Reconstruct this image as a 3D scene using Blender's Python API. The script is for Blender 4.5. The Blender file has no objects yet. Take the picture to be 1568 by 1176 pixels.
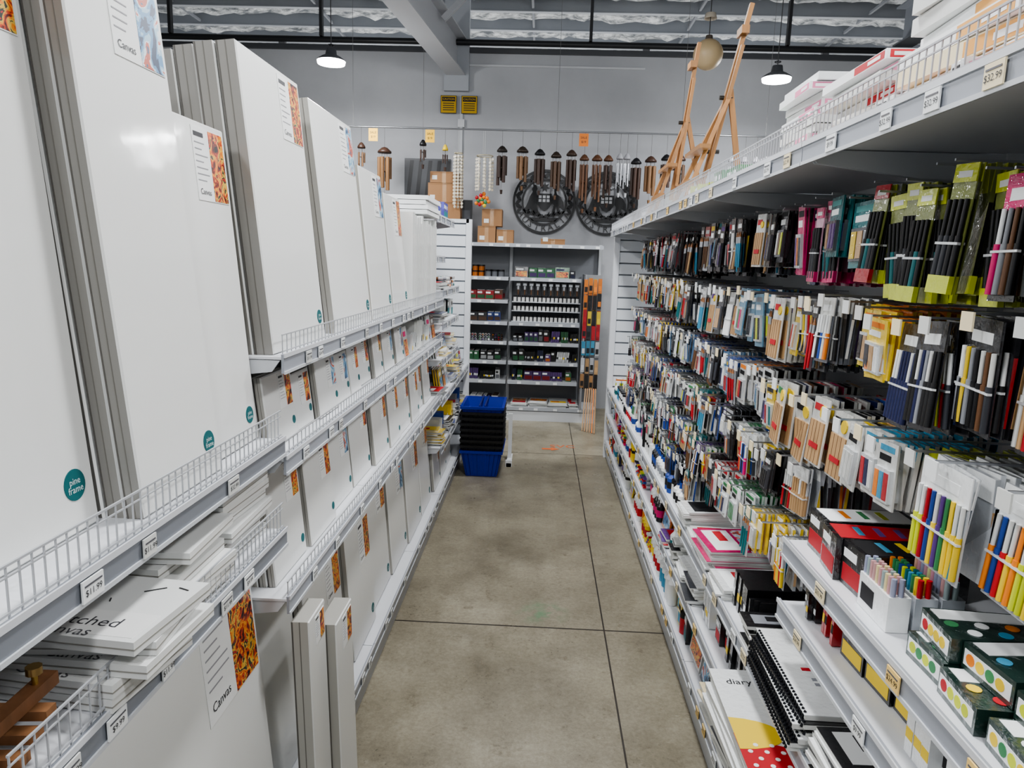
import bpy, math, random
from mathutils import Matrix, Vector, noise as mnoise
R = random.Random(11)
sc = bpy.context.scene

def S(r, g, b):
    f = lambda v: (v/255/12.92) if v/255 <= 0.04045 else ((v/255+0.055)/1.055)**2.4
    return (f(r), f(g), f(b))
def jit(c, a=0.15):
    k = 1+R.uniform(-a, a)
    return tuple(min(1, max(0, v*k)) for v in c)

WHITE=S(234,236,236); OFFW=S(212,213,210); BLACK=S(22,22,25); DGREY=S(58,60,66); GREY=S(140,143,149)
LGREY=S(190,195,200); RED=S(185,34,44); MAG=S(205,32,108); PINK=S(224,135,168); ORANGE=S(226,130,48)
YEL=S(232,200,60); LIME=S(200,210,56); GREEN=S(62,132,84); TEAL=S(30,110,115); CYAN=S(70,145,178)
BLUE=S(44,74,150); NAVY=S(28,36,80); PURP=S(98,66,134); BROWN=S(104,72,48); WOOD=S(190,154,112); KRAFT=S(176,132,88)
CREAM=S(236,222,186); TEALLOGO=S(22,96,100); SILV=S(190,192,196)
PAL=[WHITE,WHITE,OFFW,BLACK,BLACK,RED,MAG,ORANGE,YEL,LIME,GREEN,TEAL,CYAN,BLUE,NAVY,PURP,GREY,OFFW,OFFW,DGREY,WHITE]
BRIGHT=[RED,MAG,ORANGE,YEL,LIME,GREEN,RED,CYAN,BLUE,PURP,TEAL,YEL]
MUTED=[BLACK,BLACK,BLACK,DGREY,GREY,WHITE,OFFW,WOOD,RED,NAVY,BROWN,BLUE]
ACC=BRIGHT

# ------------------------------------------------------------ materials
def nm(name):
    m = bpy.data.materials.new(name); m.use_nodes = True
    nt = m.node_tree; p = nt.nodes['Principled BSDF']
    return m, nt, p
def attr_mat(name, rough=0.5, metal=0.0, coat=0.0, bump=0.0, bscale=60, emit=0, wood=False, crough=0.06):
    m, nt, p = nm(name)
    a = nt.nodes.new('ShaderNodeVertexColor'); a.layer_name = 'Col'
    col = a.outputs['Color']
    tc = nt.nodes.new('ShaderNodeTexCoord')
    if wood:
        mp = nt.nodes.new('ShaderNodeMapping'); mp.inputs['Scale'].default_value = (60, 60, 6)
        nt.links.new(tc.outputs['Object'], mp.inputs[0])
        n = nt.nodes.new('ShaderNodeTexNoise'); n.inputs['Scale'].default_value = 1.2; n.inputs['Detail'].default_value = 5
        nt.links.new(mp.outputs[0], n.inputs['Vector'])
        mx = nt.nodes.new('ShaderNodeMix'); mx.data_type = 'RGBA'; mx.blend_type = 'MULTIPLY'; mx.inputs[0].default_value = 0.6
        nt.links.new(col, mx.inputs[6]); nt.links.new(n.outputs['Fac'], mx.inputs[7])
        mul = nt.nodes.new('ShaderNodeMix'); mul.data_type='RGBA'; mul.blend_type='ADD'; mul.inputs[0].default_value=0.2
        nt.links.new(mx.outputs[2], mul.inputs[6]); nt.links.new(col, mul.inputs[7]); col = mul.outputs[2]
    nt.links.new(col, p.inputs['Base Color'])
    p.inputs['Roughness'].default_value = rough; p.inputs['Metallic'].default_value = metal
    p.inputs['Coat Weight'].default_value = coat; p.inputs['Coat Roughness'].default_value = crough
    if bump:
        n = nt.nodes.new('ShaderNodeTexNoise'); n.inputs['Scale'].default_value = bscale; n.inputs['Detail'].default_value = 3
        nt.links.new(tc.outputs['Object'], n.inputs['Vector'])
        bp = nt.nodes.new('ShaderNodeBump'); bp.inputs['Strength'].default_value = bump; bp.inputs['Distance'].default_value = 0.01
        nt.links.new(n.outputs['Fac'], bp.inputs['Height'])
        nt.links.new(bp.outputs[0], p.inputs['Coat Normal' if coat else 'Normal'])
    if emit:
        nt.links.new(a.outputs['Color'], p.inputs['Emission Color']); p.inputs['Emission Strength'].default_value = emit
    return m
def art_mat(name, stops, scale):
    m, nt, p = nm(name)
    tc = nt.nodes.new('ShaderNodeTexCoord')
    n = nt.nodes.new('ShaderNodeTexNoise'); n.inputs['Scale'].default_value = scale; n.inputs['Detail'].default_value = 4; n.inputs['Distortion'].default_value = 1.5
    nt.links.new(tc.outputs['Object'], n.inputs['Vector'])
    r = nt.nodes.new('ShaderNodeValToRGB'); r.color_ramp.interpolation = 'CONSTANT'
    e = r.color_ramp.elements
    e[0].position = 0; e[0].color = (*stops[0][1], 1)
    e[1].position = stops[1][0]; e[1].color = (*stops[1][1], 1)
    for q, c in stops[2:]:
        k = e.new(q); k.color = (*c, 1)
    nt.links.new(n.outputs['Fac'], r.inputs[0]); nt.links.new(r.outputs[0], p.inputs['Base Color'])
    p.inputs['Roughness'].default_value = 0.35
    return m
MATS = {
 'paint': attr_mat('painted_surface', 0.42),
 'card': attr_mat('printed_card', 0.55),
 'gloss': attr_mat('glossy_packaging', 0.28, coat=1.0, bump=0.5, bscale=55),
 'canvas': attr_mat('wrapped_canvas', 0.5, coat=0.4, bump=0.05, bscale=9, crough=0.08),
 'metal': attr_mat('wire_metal', 0.3, metal=0.9),
 'wood': attr_mat('wood_grain', 0.5, wood=True),
 'plastic': attr_mat('moulded_plastic', 0.35),
 'emit': attr_mat('lamp_glow', 0.5, emit=14),
 'art1': art_mat('abstract_art_orange', [(0,S(20,20,25)),(0.36,S(110,40,30)),(0.43,S(200,70,40)),(0.49,S(230,145,50)),(0.54,S(215,180,80)),(0.59,S(50,60,55)),(0.66,S(190,50,45))], 34),
 'art2': art_mat('abstract_art_blue', [(0,S(40,60,90)),(0.40,S(90,140,180)),(0.47,S(150,185,205)),(0.53,S(205,215,222)),(0.57,S(190,90,70)),(0.66,S(60,90,120))], 16),
}

# ------------------------------------------------------------ mesh builder
class B:
    def __init__(s):
        s.v=[]; s.f=[]; s.c=[]; s.m=[]; s.sm=[]; s.M=Matrix()
    def add(s, vs, fs, col, mat='paint', smooth=False, M=None):
        MM = s.M if M is None else M
        o=len(s.v)
        for q in vs: s.v.append(tuple(MM @ Vector(q)))
        for f in fs:
            s.f.append([o+i for i in f]); s.c.append(col); s.m.append(mat); s.sm.append(smooth)
    def box(s, x0,x1,y0,y1,z0,z1,col,mat='paint',M=None):
        vs=[(x0,y0,z0),(x1,y0,z0),(x1,y1,z0),(x0,y1,z0),(x0,y0,z1),(x1,y0,z1),(x1,y1,z1),(x0,y1,z1)]
        s.add(vs,[(0,3,2,1),(4,5,6,7),(0,1,5,4),(1,2,6,5),(2,3,7,6),(3,0,4,7)],col,mat,M=M)
    def rbox(s,x0,x1,y0,y1,z0,z1,ch,col,side,mat='paint'):
        vs=[(x0,y0,z0),(x1,y0,z0),(x1,y1,z0),(x0,y1,z0),(x0,y0,z1-ch),(x1,y0,z1-ch),(x1,y1,z1-ch),(x0,y1,z1-ch),
            (x0+ch,y0+ch,z1),(x1-ch,y0+ch,z1),(x1-ch,y1-ch,z1),(x0+ch,y1-ch,z1)]
        s.add(vs,[(0,3,2,1),(0,1,5,4),(1,2,6,5),(2,3,7,6),(3,0,4,7)],side,mat)
        s.add(vs,[(4,5,9,8),(5,6,10,9),(6,7,11,10),(7,4,8,11),(8,9,10,11)],col,mat)
    def beam(s,p0,p1,w,d,col,mat='paint',up=(0,0,1)):
        p0=Vector(p0);p1=Vector(p1);t=(p1-p0);t.normalize()
        u=Vector(up)
        if abs(t.dot(u))>0.98: u=Vector((0,1,0))
        a=t.cross(u).normalized();b=a.cross(t).normalized()
        vs=[]
        for q in (p0,p1):
            for i,j in ((-1,-1),(1,-1),(1,1),(-1,1)): vs.append(q+a*(i*w/2)+b*(j*d/2))
        s.add(vs,[(0,1,2,3),(7,6,5,4),(0,4,5,1),(1,5,6,2),(2,6,7,3),(3,7,4,0)],col,mat)
    def cyl(s,p0,p1,r0,r1=None,n=10,col=WHITE,mat='paint',cap=True):
        if r1 is None:r1=r0
        p0=Vector(p0);p1=Vector(p1);t=(p1-p0).normalized()
        u=Vector((0,0,1)) if abs(t.z)<0.9 else Vector((1,0,0))
        a=t.cross(u).normalized();b=t.cross(a)
        vs=[]
        for q,r in((p0,r0),(p1,r1)):
            for i in range(n):
                A=2*math.pi*i/n; vs.append(q+a*(math.cos(A)*r)+b*(math.sin(A)*r))
        s.add(vs,[(i,(i+1)%n,n+(i+1)%n,n+i) for i in range(n)],col,mat,True)
        if cap: s.add(vs,[tuple(range(n-1,-1,-1)),tuple(range(n,2*n))],col,mat)
    def lathe(s,c,prof,n,col,mat='paint'):
        c=Vector(c);vs=[]
        for r,z in prof:
            for i in range(n):
                A=2*math.pi*i/n; vs.append(c+Vector((math.cos(A)*r,math.sin(A)*r,z)))
        fs=[]
        for k in range(len(prof)-1):
            for i in range(n):
                fs.append((k*n+i,k*n+(i+1)%n,(k+1)*n+(i+1)%n,(k+1)*n+i))
        s.add(vs,fs,col,mat,True)
    def ring(s,p,r,rad,n,col,mat='metal'):
        for i in range(n):
            A=2*math.pi*i/n;A2=2*math.pi*(i+1)/n
            s.cyl((p[0]+math.cos(A)*r,p[1]+math.sin(A)*r,p[2]),(p[0]+math.cos(A2)*r,p[1]+math.sin(A2)*r,p[2]),rad,rad,5,col,mat,False)
    def poly(s,pts,z0,z1,col,mat='paint'):
        n=len(pts); vs=[(x,y,z0) for x,y in pts]+[(x,y,z1) for x,y in pts]
        s.add(vs,[tuple(range(n,2*n)),tuple(range(n-1,-1,-1))]+[(i,(i+1)%n,n+(i+1)%n,n+i) for i in range(n)],col,mat)
    def disc(s,cx,cy,r,z0,z1,col,mat='paint',n=28):
        s.poly([(cx+r*math.cos(2*math.pi*i/n),cy+r*math.sin(2*math.pi*i/n)) for i in range(n)],z0,z1,col,mat)
    def text(s,txt,size,cx,cy,z,col,mat='card',rot=0):
        vs,fs=text_geo(txt)
        cr,sr=math.cos(rot),math.sin(rot)
        s.add([(cx+size*(x*cr-y*sr),cy+size*(x*sr+y*cr),z) for x,y,_ in vs],fs,col,mat)
    def obj(s,name,recentre=True):
        me=bpy.data.meshes.new(name)
        if recentre:
            xs=[v[0] for v in s.v];ys=[v[1] for v in s.v];zs=[v[2] for v in s.v]
            o=((min(xs)+max(xs))/2,(min(ys)+max(ys))/2,min(zs))
        else: o=(0,0,0)
        me.from_pydata([(v[0]-o[0],v[1]-o[1],v[2]-o[2]) for v in s.v],[],s.f)
        used=sorted(set(s.m)); idx={k:i for i,k in enumerate(used)}
        for k in used: me.materials.append(MATS[k])
        me.polygons.foreach_set('material_index',[idx[k] for k in s.m])
        me.polygons.foreach_set('use_smooth',s.sm)
        ca=me.color_attributes.new('Col','FLOAT_COLOR','CORNER')
        d=[]
        for p,c in zip(me.polygons,s.c):
            d.extend([c[0],c[1],c[2],1.0]*p.loop_total)
        ca.data.foreach_set('color',d)
        me.update()
        ob=bpy.data.objects.new(name,me); ob.location=o
        sc.collection.objects.link(ob)
        return ob
_tg={}
def text_geo(t):
    if t in _tg: return _tg[t]
    cu=bpy.data.curves.new('tmp','FONT'); cu.body=t; cu.size=1; cu.align_x='CENTER'; cu.align_y='CENTER'; cu.resolution_u=2
    ob=bpy.data.objects.new('tmp',cu); sc.collection.objects.link(ob)
    dg=bpy.context.evaluated_depsgraph_get()
    me=bpy.data.meshes.new_from_object(ob.evaluated_get(dg))
    r=([tuple(v.co) for v in me.vertices],[tuple(p.vertices) for p in me.polygons])
    bpy.data.objects.remove(ob); bpy.data.meshes.remove(me); bpy.data.curves.remove(cu)
    _tg[t]=r; return r
def frame(o,U,V,W):
    return Matrix(((U[0],V[0],W[0],o[0]),(U[1],V[1],W[1],o[1]),(U[2],V[2],W[2],o[2]),(0,0,0,1)))
def FL(x,y,z,lean=0.0):
    c,s_=math.cos(lean),math.sin(lean); return frame((x,y,z),(0,1,0),(-s_,0,c),(c,0,s_))
def FR(x,y,z,lean=0.0):
    c,s_=math.cos(lean),math.sin(lean); return frame((x,y,z),(0,-1,0),(s_,0,c),(-c,0,s_))
def FB(x,y,z,lean=0.0):
    c,s_=math.cos(lean),math.sin(lean); return frame((x,y,z),(1,0,0),(0,s_,c),(0,-c,s_))

# ------------------------------------------------------------ room
def slab(name,x0,x1,y0,y1,z0,z1,mat):
    b=B(); b.box(x0,x1,y0,y1,z0,z1,WHITE); ob=b.obj(name,False); ob.data.materials.clear(); ob.data.materials.append(mat); return ob

m,nt,p=nm('polished_concrete')
tc=nt.nodes.new('ShaderNodeTexCoord'); L=nt.links.new
def noise(scale,detail=6,rough=0.6):
    n=nt.nodes.new('ShaderNodeTexNoise'); n.inputs['Scale'].default_value=scale; n.inputs['Detail'].default_value=detail; n.inputs['Roughness'].default_value=rough
    L(tc.outputs['Object'],n.inputs['Vector']); return n
def ramp(src,p0,c0,p1,c1):
    r=nt.nodes.new('ShaderNodeValToRGB'); e=r.color_ramp.elements
    e[0].position=p0;e[0].color=(*c0,1);e[1].position=p1;e[1].color=(*c1,1); L(src,r.inputs[0]); return r.outputs[0]
def mixc(a,b_,fac,mode='MIX'):
    x=nt.nodes.new('ShaderNodeMix'); x.data_type='RGBA'; x.blend_type=mode
    if isinstance(fac,float): x.inputs[0].default_value=fac
    else: L(fac,x.inputs[0])
    for sock,v in ((x.inputs[6],a),(x.inputs[7],b_)):
        if isinstance(v,tuple): sock.default_value=(*v,1)
        else: L(v,sock)
    return x.outputs[2]
base=ramp(noise(2.2,10,0.65).outputs['Fac'],0.34,S(130,123,106),0.64,S(168,161,142))
fine=ramp(noise(60,8,0.85).outputs['Fac'],0.34,(0.58,0.56,0.53),0.6,(1,1,1))
c=mixc(base,fine,0.85,'MULTIPLY')
spots=ramp(noise(9,12,0.8).outputs['Fac'],0.33,(0.42,0.38,0.33),0.44,(1,1,1))
c=mixc(c,spots,0.8,'MULTIPLY')
pale=ramp(noise(4.3,8,0.7).outputs['Fac'],0.55,(0,0,0),0.75,(0.08,0.08,0.07))
c=mixc(c,pale,1.0,'ADD')
vo=nt.nodes.new('ShaderNodeTexVoronoi'); vo.inputs['Scale'].default_value=42; L(tc.outputs['Object'],vo.inputs['Vector'])
sp=ramp(vo.outputs['Distance'],0.08,(0.30,0.27,0.25),0.16,(1,1,1))
spm=ramp(noise(2.7,4).outputs['Fac'],0.5,(0,0,0),0.6,(1,1,1))
c=mixc(c,mixc((1.0,1.0,1.0),sp,spm),0.7,'MULTIPLY')
# faint green paint stain mid aisle
vd=nt.nodes.new('ShaderNodeVectorMath'); vd.operation='DISTANCE'; L(tc.outputs['Object'],vd.inputs[0]); vd.inputs[1].default_value=(0.06,3.12,0)
gm=ramp(vd.outputs['Value'],0.04,(1,1,1),0.14,(0,0,0)); gn=ramp(noise(14,6,0.7).outputs['Fac'],0.45,(0,0,0),0.6,(0.6,0.6,0.6))
gx=nt.nodes.new('ShaderNodeMath'); gx.operation='MULTIPLY'; L(gm,gx.inputs[0]); L(gn,gx.inputs[1])
c=mixc(c,S(92,142,104),gx.outputs[0])
sx=nt.nodes.new('ShaderNodeSeparateXYZ'); L(tc.outputs['Object'],sx.inputs[0])
def line(axis,v,w):
    a=nt.nodes.new('ShaderNodeMath'); a.operation='SUBTRACT'; L(sx.outputs[axis],a.inputs[0]); a.inputs[1].default_value=v
    b_=nt.nodes.new('ShaderNodeMath'); b_.operation='ABSOLUTE'; L(a.outputs[0],b_.inputs[0])
    d=nt.nodes.new('ShaderNodeMath'); d.operation='LESS_THAN'; L(b_.outputs[0],d.inputs[0]); d.inputs[1].default_value=w
    return d.outputs[0]
acc=None
for ax,v,w in ((1,2.98,0.005),(0,0.336,0.0035),(1,5.95,0.005),(1,0.0,0.006),(0,-2.7,0.004),(0,3.3,0.004)):
    l=line(ax,v,w)
    if acc is None: acc=l
    else:
        mx=nt.nodes.new('ShaderNodeMath'); mx.operation='MAXIMUM'; L(acc,mx.inputs[0]); L(l,mx.inputs[1]); acc=mx.outputs[0]
c=mixc(c,S(58,52,46),acc)
L(c,p.inputs['Base Color'])
rr=ramp(noise(3,6).outputs['Fac'],0.35,(0.25,)*3,0.65,(0.5,)*3); L(rr,p.inputs['Roughness'])
bp=nt.nodes.new('ShaderNodeBump'); bp.inputs['Strength'].default_value=0.1; bp.inputs['Distance'].default_value=0.01
L(noise(30,5).outputs['Fac'],bp.inputs['Height']); L(bp.outputs[0],p.inputs['Normal'])
slab('floor',-6,6,-3,11.2,-0.1,0,m)

def wallmat(name,c0,c1,rough=0.7):
    global nt,tc,L
    m,nt,p=nm(name); tc=nt.nodes.new('ShaderNodeTexCoord'); L=nt.links.new
    col=ramp(noise(0.9,6).outputs['Fac'],0.3,c0,0.7,c1); L(col,p.inputs['Base Color']); p.inputs['Roughness'].default_value=rough
    bp=nt.nodes.new('ShaderNodeBump'); bp.inputs['Strength'].default_value=0.1; bp.inputs['Distance'].default_value=0.01
    L(noise(25,5).outputs['Fac'],bp.inputs['Height']); L(bp.outputs[0],p.inputs['Normal'])
    return m
wm=wallmat('grey_white_paint',S(174,176,180),S(192,194,198))
slab('wall_back',-6,6,8.0,8.15,0,3.75,wm)
slab('wall_left',-6.1,-6,-3,11.2,0,4.7,wm)
slab('wall_right',6,6.1,-3,11.2,0,4.7,wm)
slab('wall_far',-6,6,11.1,11.2,0,4.7,wallmat('dark_cladding',S(60,63,68),S(84,87,92)))
PUR=[-2.9,-1.7,-0.5,0.7,1.9,3.1,4.3,5.5,6.7,7.7,8.4,9.05,9.7,10.35,11.0]
m,nt,p=nm('foil_insulation'); tc=nt.nodes.new('ShaderNodeTexCoord'); L=nt.links.new
mp=nt.nodes.new('ShaderNodeMapping'); mp.inputs['Scale'].default_value=(3,6,6); L(tc.outputs['Object'],mp.inputs[0])
n=nt.nodes.new('ShaderNodeTexNoise'); n.inputs['Scale'].default_value=2.2; n.inputs['Detail'].default_value=8; n.inputs['Roughness'].default_value=0.7; L(mp.outputs[0],n.inputs['Vector'])
L(ramp(n.outputs['Fac'],0.40,S(120,125,130),0.60,S(235,238,240)),p.inputs['Base Color'])
p.inputs['Metallic'].default_value=0.15; p.inputs['Roughness'].default_value=0.28
bp=nt.nodes.new('ShaderNodeBump'); bp.inputs['Strength'].default_value=0.9; bp.inputs['Distance'].default_value=0.06
L(n.outputs['Fac'],bp.inputs['Height']); L(bp.outputs[0],p.inputs['Normal'])
b=B(); ys=[]
for i in range(len(PUR)-1):
    for k in range(10): ys.append((PUR[i]+(PUR[i+1]-PUR[i])*k/10,k/10))
ys.append((PUR[-1],0.0)); NX=160; vs=[]
for y,f in ys:
    for i in range(NX+1):
        x=-6+12*i/NX
        sag=0.15*math.sin(math.pi*f)*(0.8+0.5*mnoise.noise(Vector((x*0.8,y*0.4,0)))); wr=0.06*mnoise.noise(Vector((x*4.5,y*7,3)))+0.035*mnoise.noise(Vector((x*11,y*14,8)))
        vs.append((x,y,4.47-sag+wr*math.sin(math.pi*min(1,f*1.0))))
W=NX+1
b.add(vs,[(j*W+i,(j+1)*W+i,(j+1)*W+i+1,j*W+i+1) for j in range(len(ys)-1) for i in range(NX)],WHITE,'paint',True)
b.box(-6,6,-3,11.2,4.6,4.7,WHITE)
ob=b.obj('ceiling',False); ob.data.materials.clear(); ob.data.materials.append(m)
b=B()
for y in PUR:
    b.box(-6,6,y,y+0.012,4.31,4.47,S(138,142,148)); b.box(-6,6,y,y+0.06,4.30,4.312,S(160,164,170)); b.box(-6,6,y+0.05,y+0.06,4.312,4.335,S(138,142,148))
for x in (-4.2,-2.6,-0.2,1.6,3.4,5.0): b.beam((x,2.0,4.34),(x,10.9,4.34),0.025,0.025,S(125,128,134))
b.obj('ceiling_purlins')
b=B()
def rafter(b,x,x2,z,y0,y1,col,w=0.2,h=0.36):
    b.beam((x,y0,z),(x2,y1,z),w,0.016,col); b.beam((x,y0,z+h),(x2,y1,z+h),w,0.016,col); b.beam((x,y0,z+h/2),(x2,y1,z+h/2),0.014,h,jit(col,0))
RC=S(190,192,196)
rafter(b,-0.97,-2.0,3.52,7.98,-2.9,RC)
b.beam((-1.0,7.1,3.8),(-0.5,7.1,4.29),0.05,0.05,RC)
b.beam((-1.15,6.6,3.86),(-1.6,6.6,4.29),0.05,0.05,RC)
b.box(-1.10,-0.84,7.93,7.998,3.36,4.29,S(176,180,186))
b.obj('roof_rafter')
b=B()
rafter(b,3.6,3.6,3.9,7.98,-2.9,S(120,124,130))
b.obj('roof_rafter')
b=B()
b.cyl((-6,7.9,3.83),(6,7.9,3.83),0.03,n=10,col=S(34,35,38)); b.box(-6,6,7.96,8.16,3.75,3.80,S(80,82,86))
for x in (-4,-2.4,0.4,2.4,4): b.box(x,x+0.03,7.87,7.93,3.86,4.29,S(50,50,52))
b.obj('trim_1')
b=B(); b.box(-0.93,-0.90,7.975,7.998,1.8,3.3,S(195,198,202)); b.box(-0.95,-0.88,7.96,7.998,3.0,3.08,S(205,207,210)); b.box(-0.9,1.0,7.985,7.998,3.62,3.64,S(205,207,210)); b.obj('wall_conduit')
for x in (-0.1,1.6):
    b=B(); b.lathe((x,7.0,4.05),[(0,0.0),(0.05,0.01),(0.06,0.04),(0.05,0.07),(0,0.07)],12,S(215,215,212)); b.cyl((x,7.0,4.12),(x,7.0,4.29),0.008,n=6,col=GREY)
    b.obj('smoke_detector')

def lamp(x,y,z,power):
    b=B(); k=0.82
    b.lathe((x,y,z),[(0.0,0.10),(0.05*k,0.10),(0.06*k,0.05),(0.10*k,0.035),(0.145*k,0.010),(0.15*k,0.0),(0.14*k,0.0)],24,S(95,97,102))
    b.lathe((x,y,z),[(0.148*k,0.004),(0.14*k,-0.026),(0.0,-0.034)],24,(1,0.99,0.97),'emit')
    b.cyl((x,y,z+0.10),(x,y,4.29),0.004,n=6,col=S(90,90,92)); b.ring((x,y,z+0.13),0.025,0.004,8,S(50,50,52))
    b.box(x-0.04,x+0.04,y-0.03,y+0.03,4.22,4.29,S(90,90,92))
    o=b.obj('high_bay_light')
    for kind,pw in (('AREA',power),('POINT',power*0.5)):
        l=bpy.data.lights.new('lamp_source',kind); l.energy=pw; l.color=(0.975,0.985,1)
        if kind=='AREA': l.shape='DISK'; l.size=0.4
        else: l.shadow_soft_size=0.12
        lo=bpy.data.objects.new('lamp_source',l); sc.collection.objects.link(lo); lo.parent=o
        lo.location=(0,0,-0.05 if kind=='AREA' else -0.18)
for x,y,z in [(-1.88,6.5,3.26),(1.92,6.5,3.2)]: lamp(x,y,z,40)
for x,y in [(-1.7,3.2),(1.7,3.2),(0.1,4.6),(0.1,1.9),(-1.6,0.2),(1.6,0.2),(0,-1.2)]: lamp(x,y,3.4,38)
for x in (-3.4,-1.2,1.2,3.4): lamp(x,9.6,3.0,150)  # unseen lamps added behind the back wall to brighten the far ceiling

# ------------------------------------------------------------ shelving
LIP=S(156,160,168); DECK=S(218,220,224)
def shelf(b,side,y0,y1,z,xf=0.58,xb=0.99,fence=0,labels=True,lip=LIP):
    sx=side
    def bx(xa,xb_,*r,**k): 
        a,c_=sx*xa,sx*xb_; b.box(min(a,c_),max(a,c_),*r,**k)
    bx(xf+0.006,xb,y0+0.002,y1-0.002,z-0.006,z,DECK)
    bx(xf,xf+0.006,y0+0.002,y1-0.002,z-0.038,z+0.006,lip)
    bx(xf-0.003,xf,y0+0.002,y1-0.002,z-0.002,z+0.008,S(205,207,211)); bx(xf-0.003,xf,y0+0.002,y1-0.002,z-0.04,z-0.033,S(195,198,202))
    for yy in (y0+0.005,y1-0.008):
        a=[(xf+0.01,z-0.008),(xb,z-0.008),(xb,z-0.085),(xf+0.03,z-0.035)]
        vs=[(sx*q[0],yy,q[1]) for q in a]+[(sx*q[0],yy+0.004,q[1]) for q in a]
        b.add(vs,[(0,1,2,3),(7,6,5,4)]+[(i,(i+1)%4,4+(i+1)%4,4+i) for i in range(4)],S(200,203,207))
    if fence:
        c_=S(176,178,182); fh=fence; st=0.021 if fence>0.05 else 0.03
        x=sx*(xf+0.006)
        for zz in (z+0.012,z+fh): b.beam((x,y0+0.01,zz),(x,y1-0.01,zz),0.003,0.003,c_)
        if fence>0.05: b.beam((x,y0+0.01,z+fh*0.8),(x,y1-0.01,z+fh*0.8),0.0022,0.0022,c_)
        yy=y0+0.012
        while yy<y1-0.01:
            b.beam((x,yy,z),(x,yy,z+fh),0.002,0.002,c_); yy+=st
    if labels:
        yy=y0+R.uniform(0.05,0.2)
        while yy<y1-0.08:
            w=R.choice([0.035,0.045,0.04]); 
            cc=R.choice([WHITE,WHITE,OFFW]) if sx<0 else R.choice([WHITE,WHITE,CREAM,S(240,205,130)])
            bx(xf-0.0055,xf-0.003,yy,yy+w,z-0.034,z-0.004,cc)
            b.M=FL(-xf+0.0062,yy,z-0.034) if sx<0 else FR(xf-0.0062,yy+w,z-0.034)
            b.text(R.choice(['$32.99','$11.99','$24.99','$9.99']),0.013,w/2,0.012,0,S(40,40,45))
            b.box(0.004,w-0.004,0.021,0.0235,-0.0005,0.0001,S(90,90,95)); b.M=Matrix()
            yy+=w+R.choice([0.06,0.1,0.18,0.26])
XU=0.58
BAYS=[-0.2,0.7,1.6,2.5,3.4,4.3,5.1,5.9]
def gondola(side,levels,name,panelcol):
    b=B()
    a,c_=sorted((side*0.99,side*1.02)); b.box(a,c_,BAYS[0],5.9,0.02,1.9,panelcol)
    for y in BAYS:
        a,c_=sorted((side*0.955,side*0.99)); b.box(a,c_,y-0.015,y+0.015 if y<5.85 else y,0.0,1.92,S(210,212,215))
    z=0.2
    while z<1.85:
        a,c_=sorted((side*0.985,side*0.9905)); b.box(a,c_,5.1,5.89,z,z+0.08,S(225,228,232)); z+=0.09
    a,c_=sorted((side*0.60,side*0.99)); b.box(a,c_,BAYS[0],5.9,0,0.12,S(190,193,198))
    for z,y0,y1,xf,fen in levels:
        for i in range(len(BAYS)-1):
            if BAYS[i]>=y0-0.01 and BAYS[i+1]<=y1+0.01: shelf(b,side,BAYS[i],BAYS[i+1],z,xf,fence=fen,lip=S(128,132,139) if side<0 and y1<2 else LIP)
    return b.obj(name)
gondola(-1,[(0.15,-0.2,5.9,XU,0),(1.18,-0.2,1.6,XU,0.068),(0.96,-0.2,1.6,XU,0.068),
            (1.37,1.6,4.3,XU,0.05),(1.13,1.6,4.3,XU,0.04),(0.78,1.6,4.3,XU,0.04),
            (0.45,4.3,5.9,XU,0),(0.75,4.3,5.9,XU,0),(1.0,4.3,5.1,XU,0),(1.22,4.3,5.1,XU,0),(1.42,4.3,5.1,XU,0),(1.62,4.3,5.1,0.68,0),(1.86,4.3,5.1,0.62,0)],
        'gondola_shelving',S(170,172,176))
gondola(1,[(0.15,-0.2,5.9,XU,0),(0.38,-0.2,5.9,XU,0),(0.60,-0.2,5.9,XU,0),(0.84,-0.2,1.6,XU,0),(0.99,-0.2,1.6,XU,0),
           (1.86,-0.2,5.9,0.54,0.065)],'gondola_shelving',S(215,218,222))
def slat_end(xa,xb,name,postx):
    b=B(); b.box(xa,xb,5.93,5.95,0.05,1.9,S(130,135,142))
    z=0.06
    while z<1.88:
        b.box(xa,xb,5.915,5.93,z,min(z+0.080,1.9),S(228,232,236)); z+=0.092
    b.box(postx-0.022,postx+0.022,5.905,5.97,0,1.93,S(228,231,235)); b.box(xa,xb,5.905,5.96,1.9,1.93,S(228,231,235))
    b.box(xa,xb,5.95,5.965,0.05,1.9,S(225,228,232))
    b.obj(name)
slat_end(-1.45,-0.6,'slatwall_end_panel',-0.60); slat_end(0.6,1.45,'slatwall_end_panel',0.60)

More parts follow.
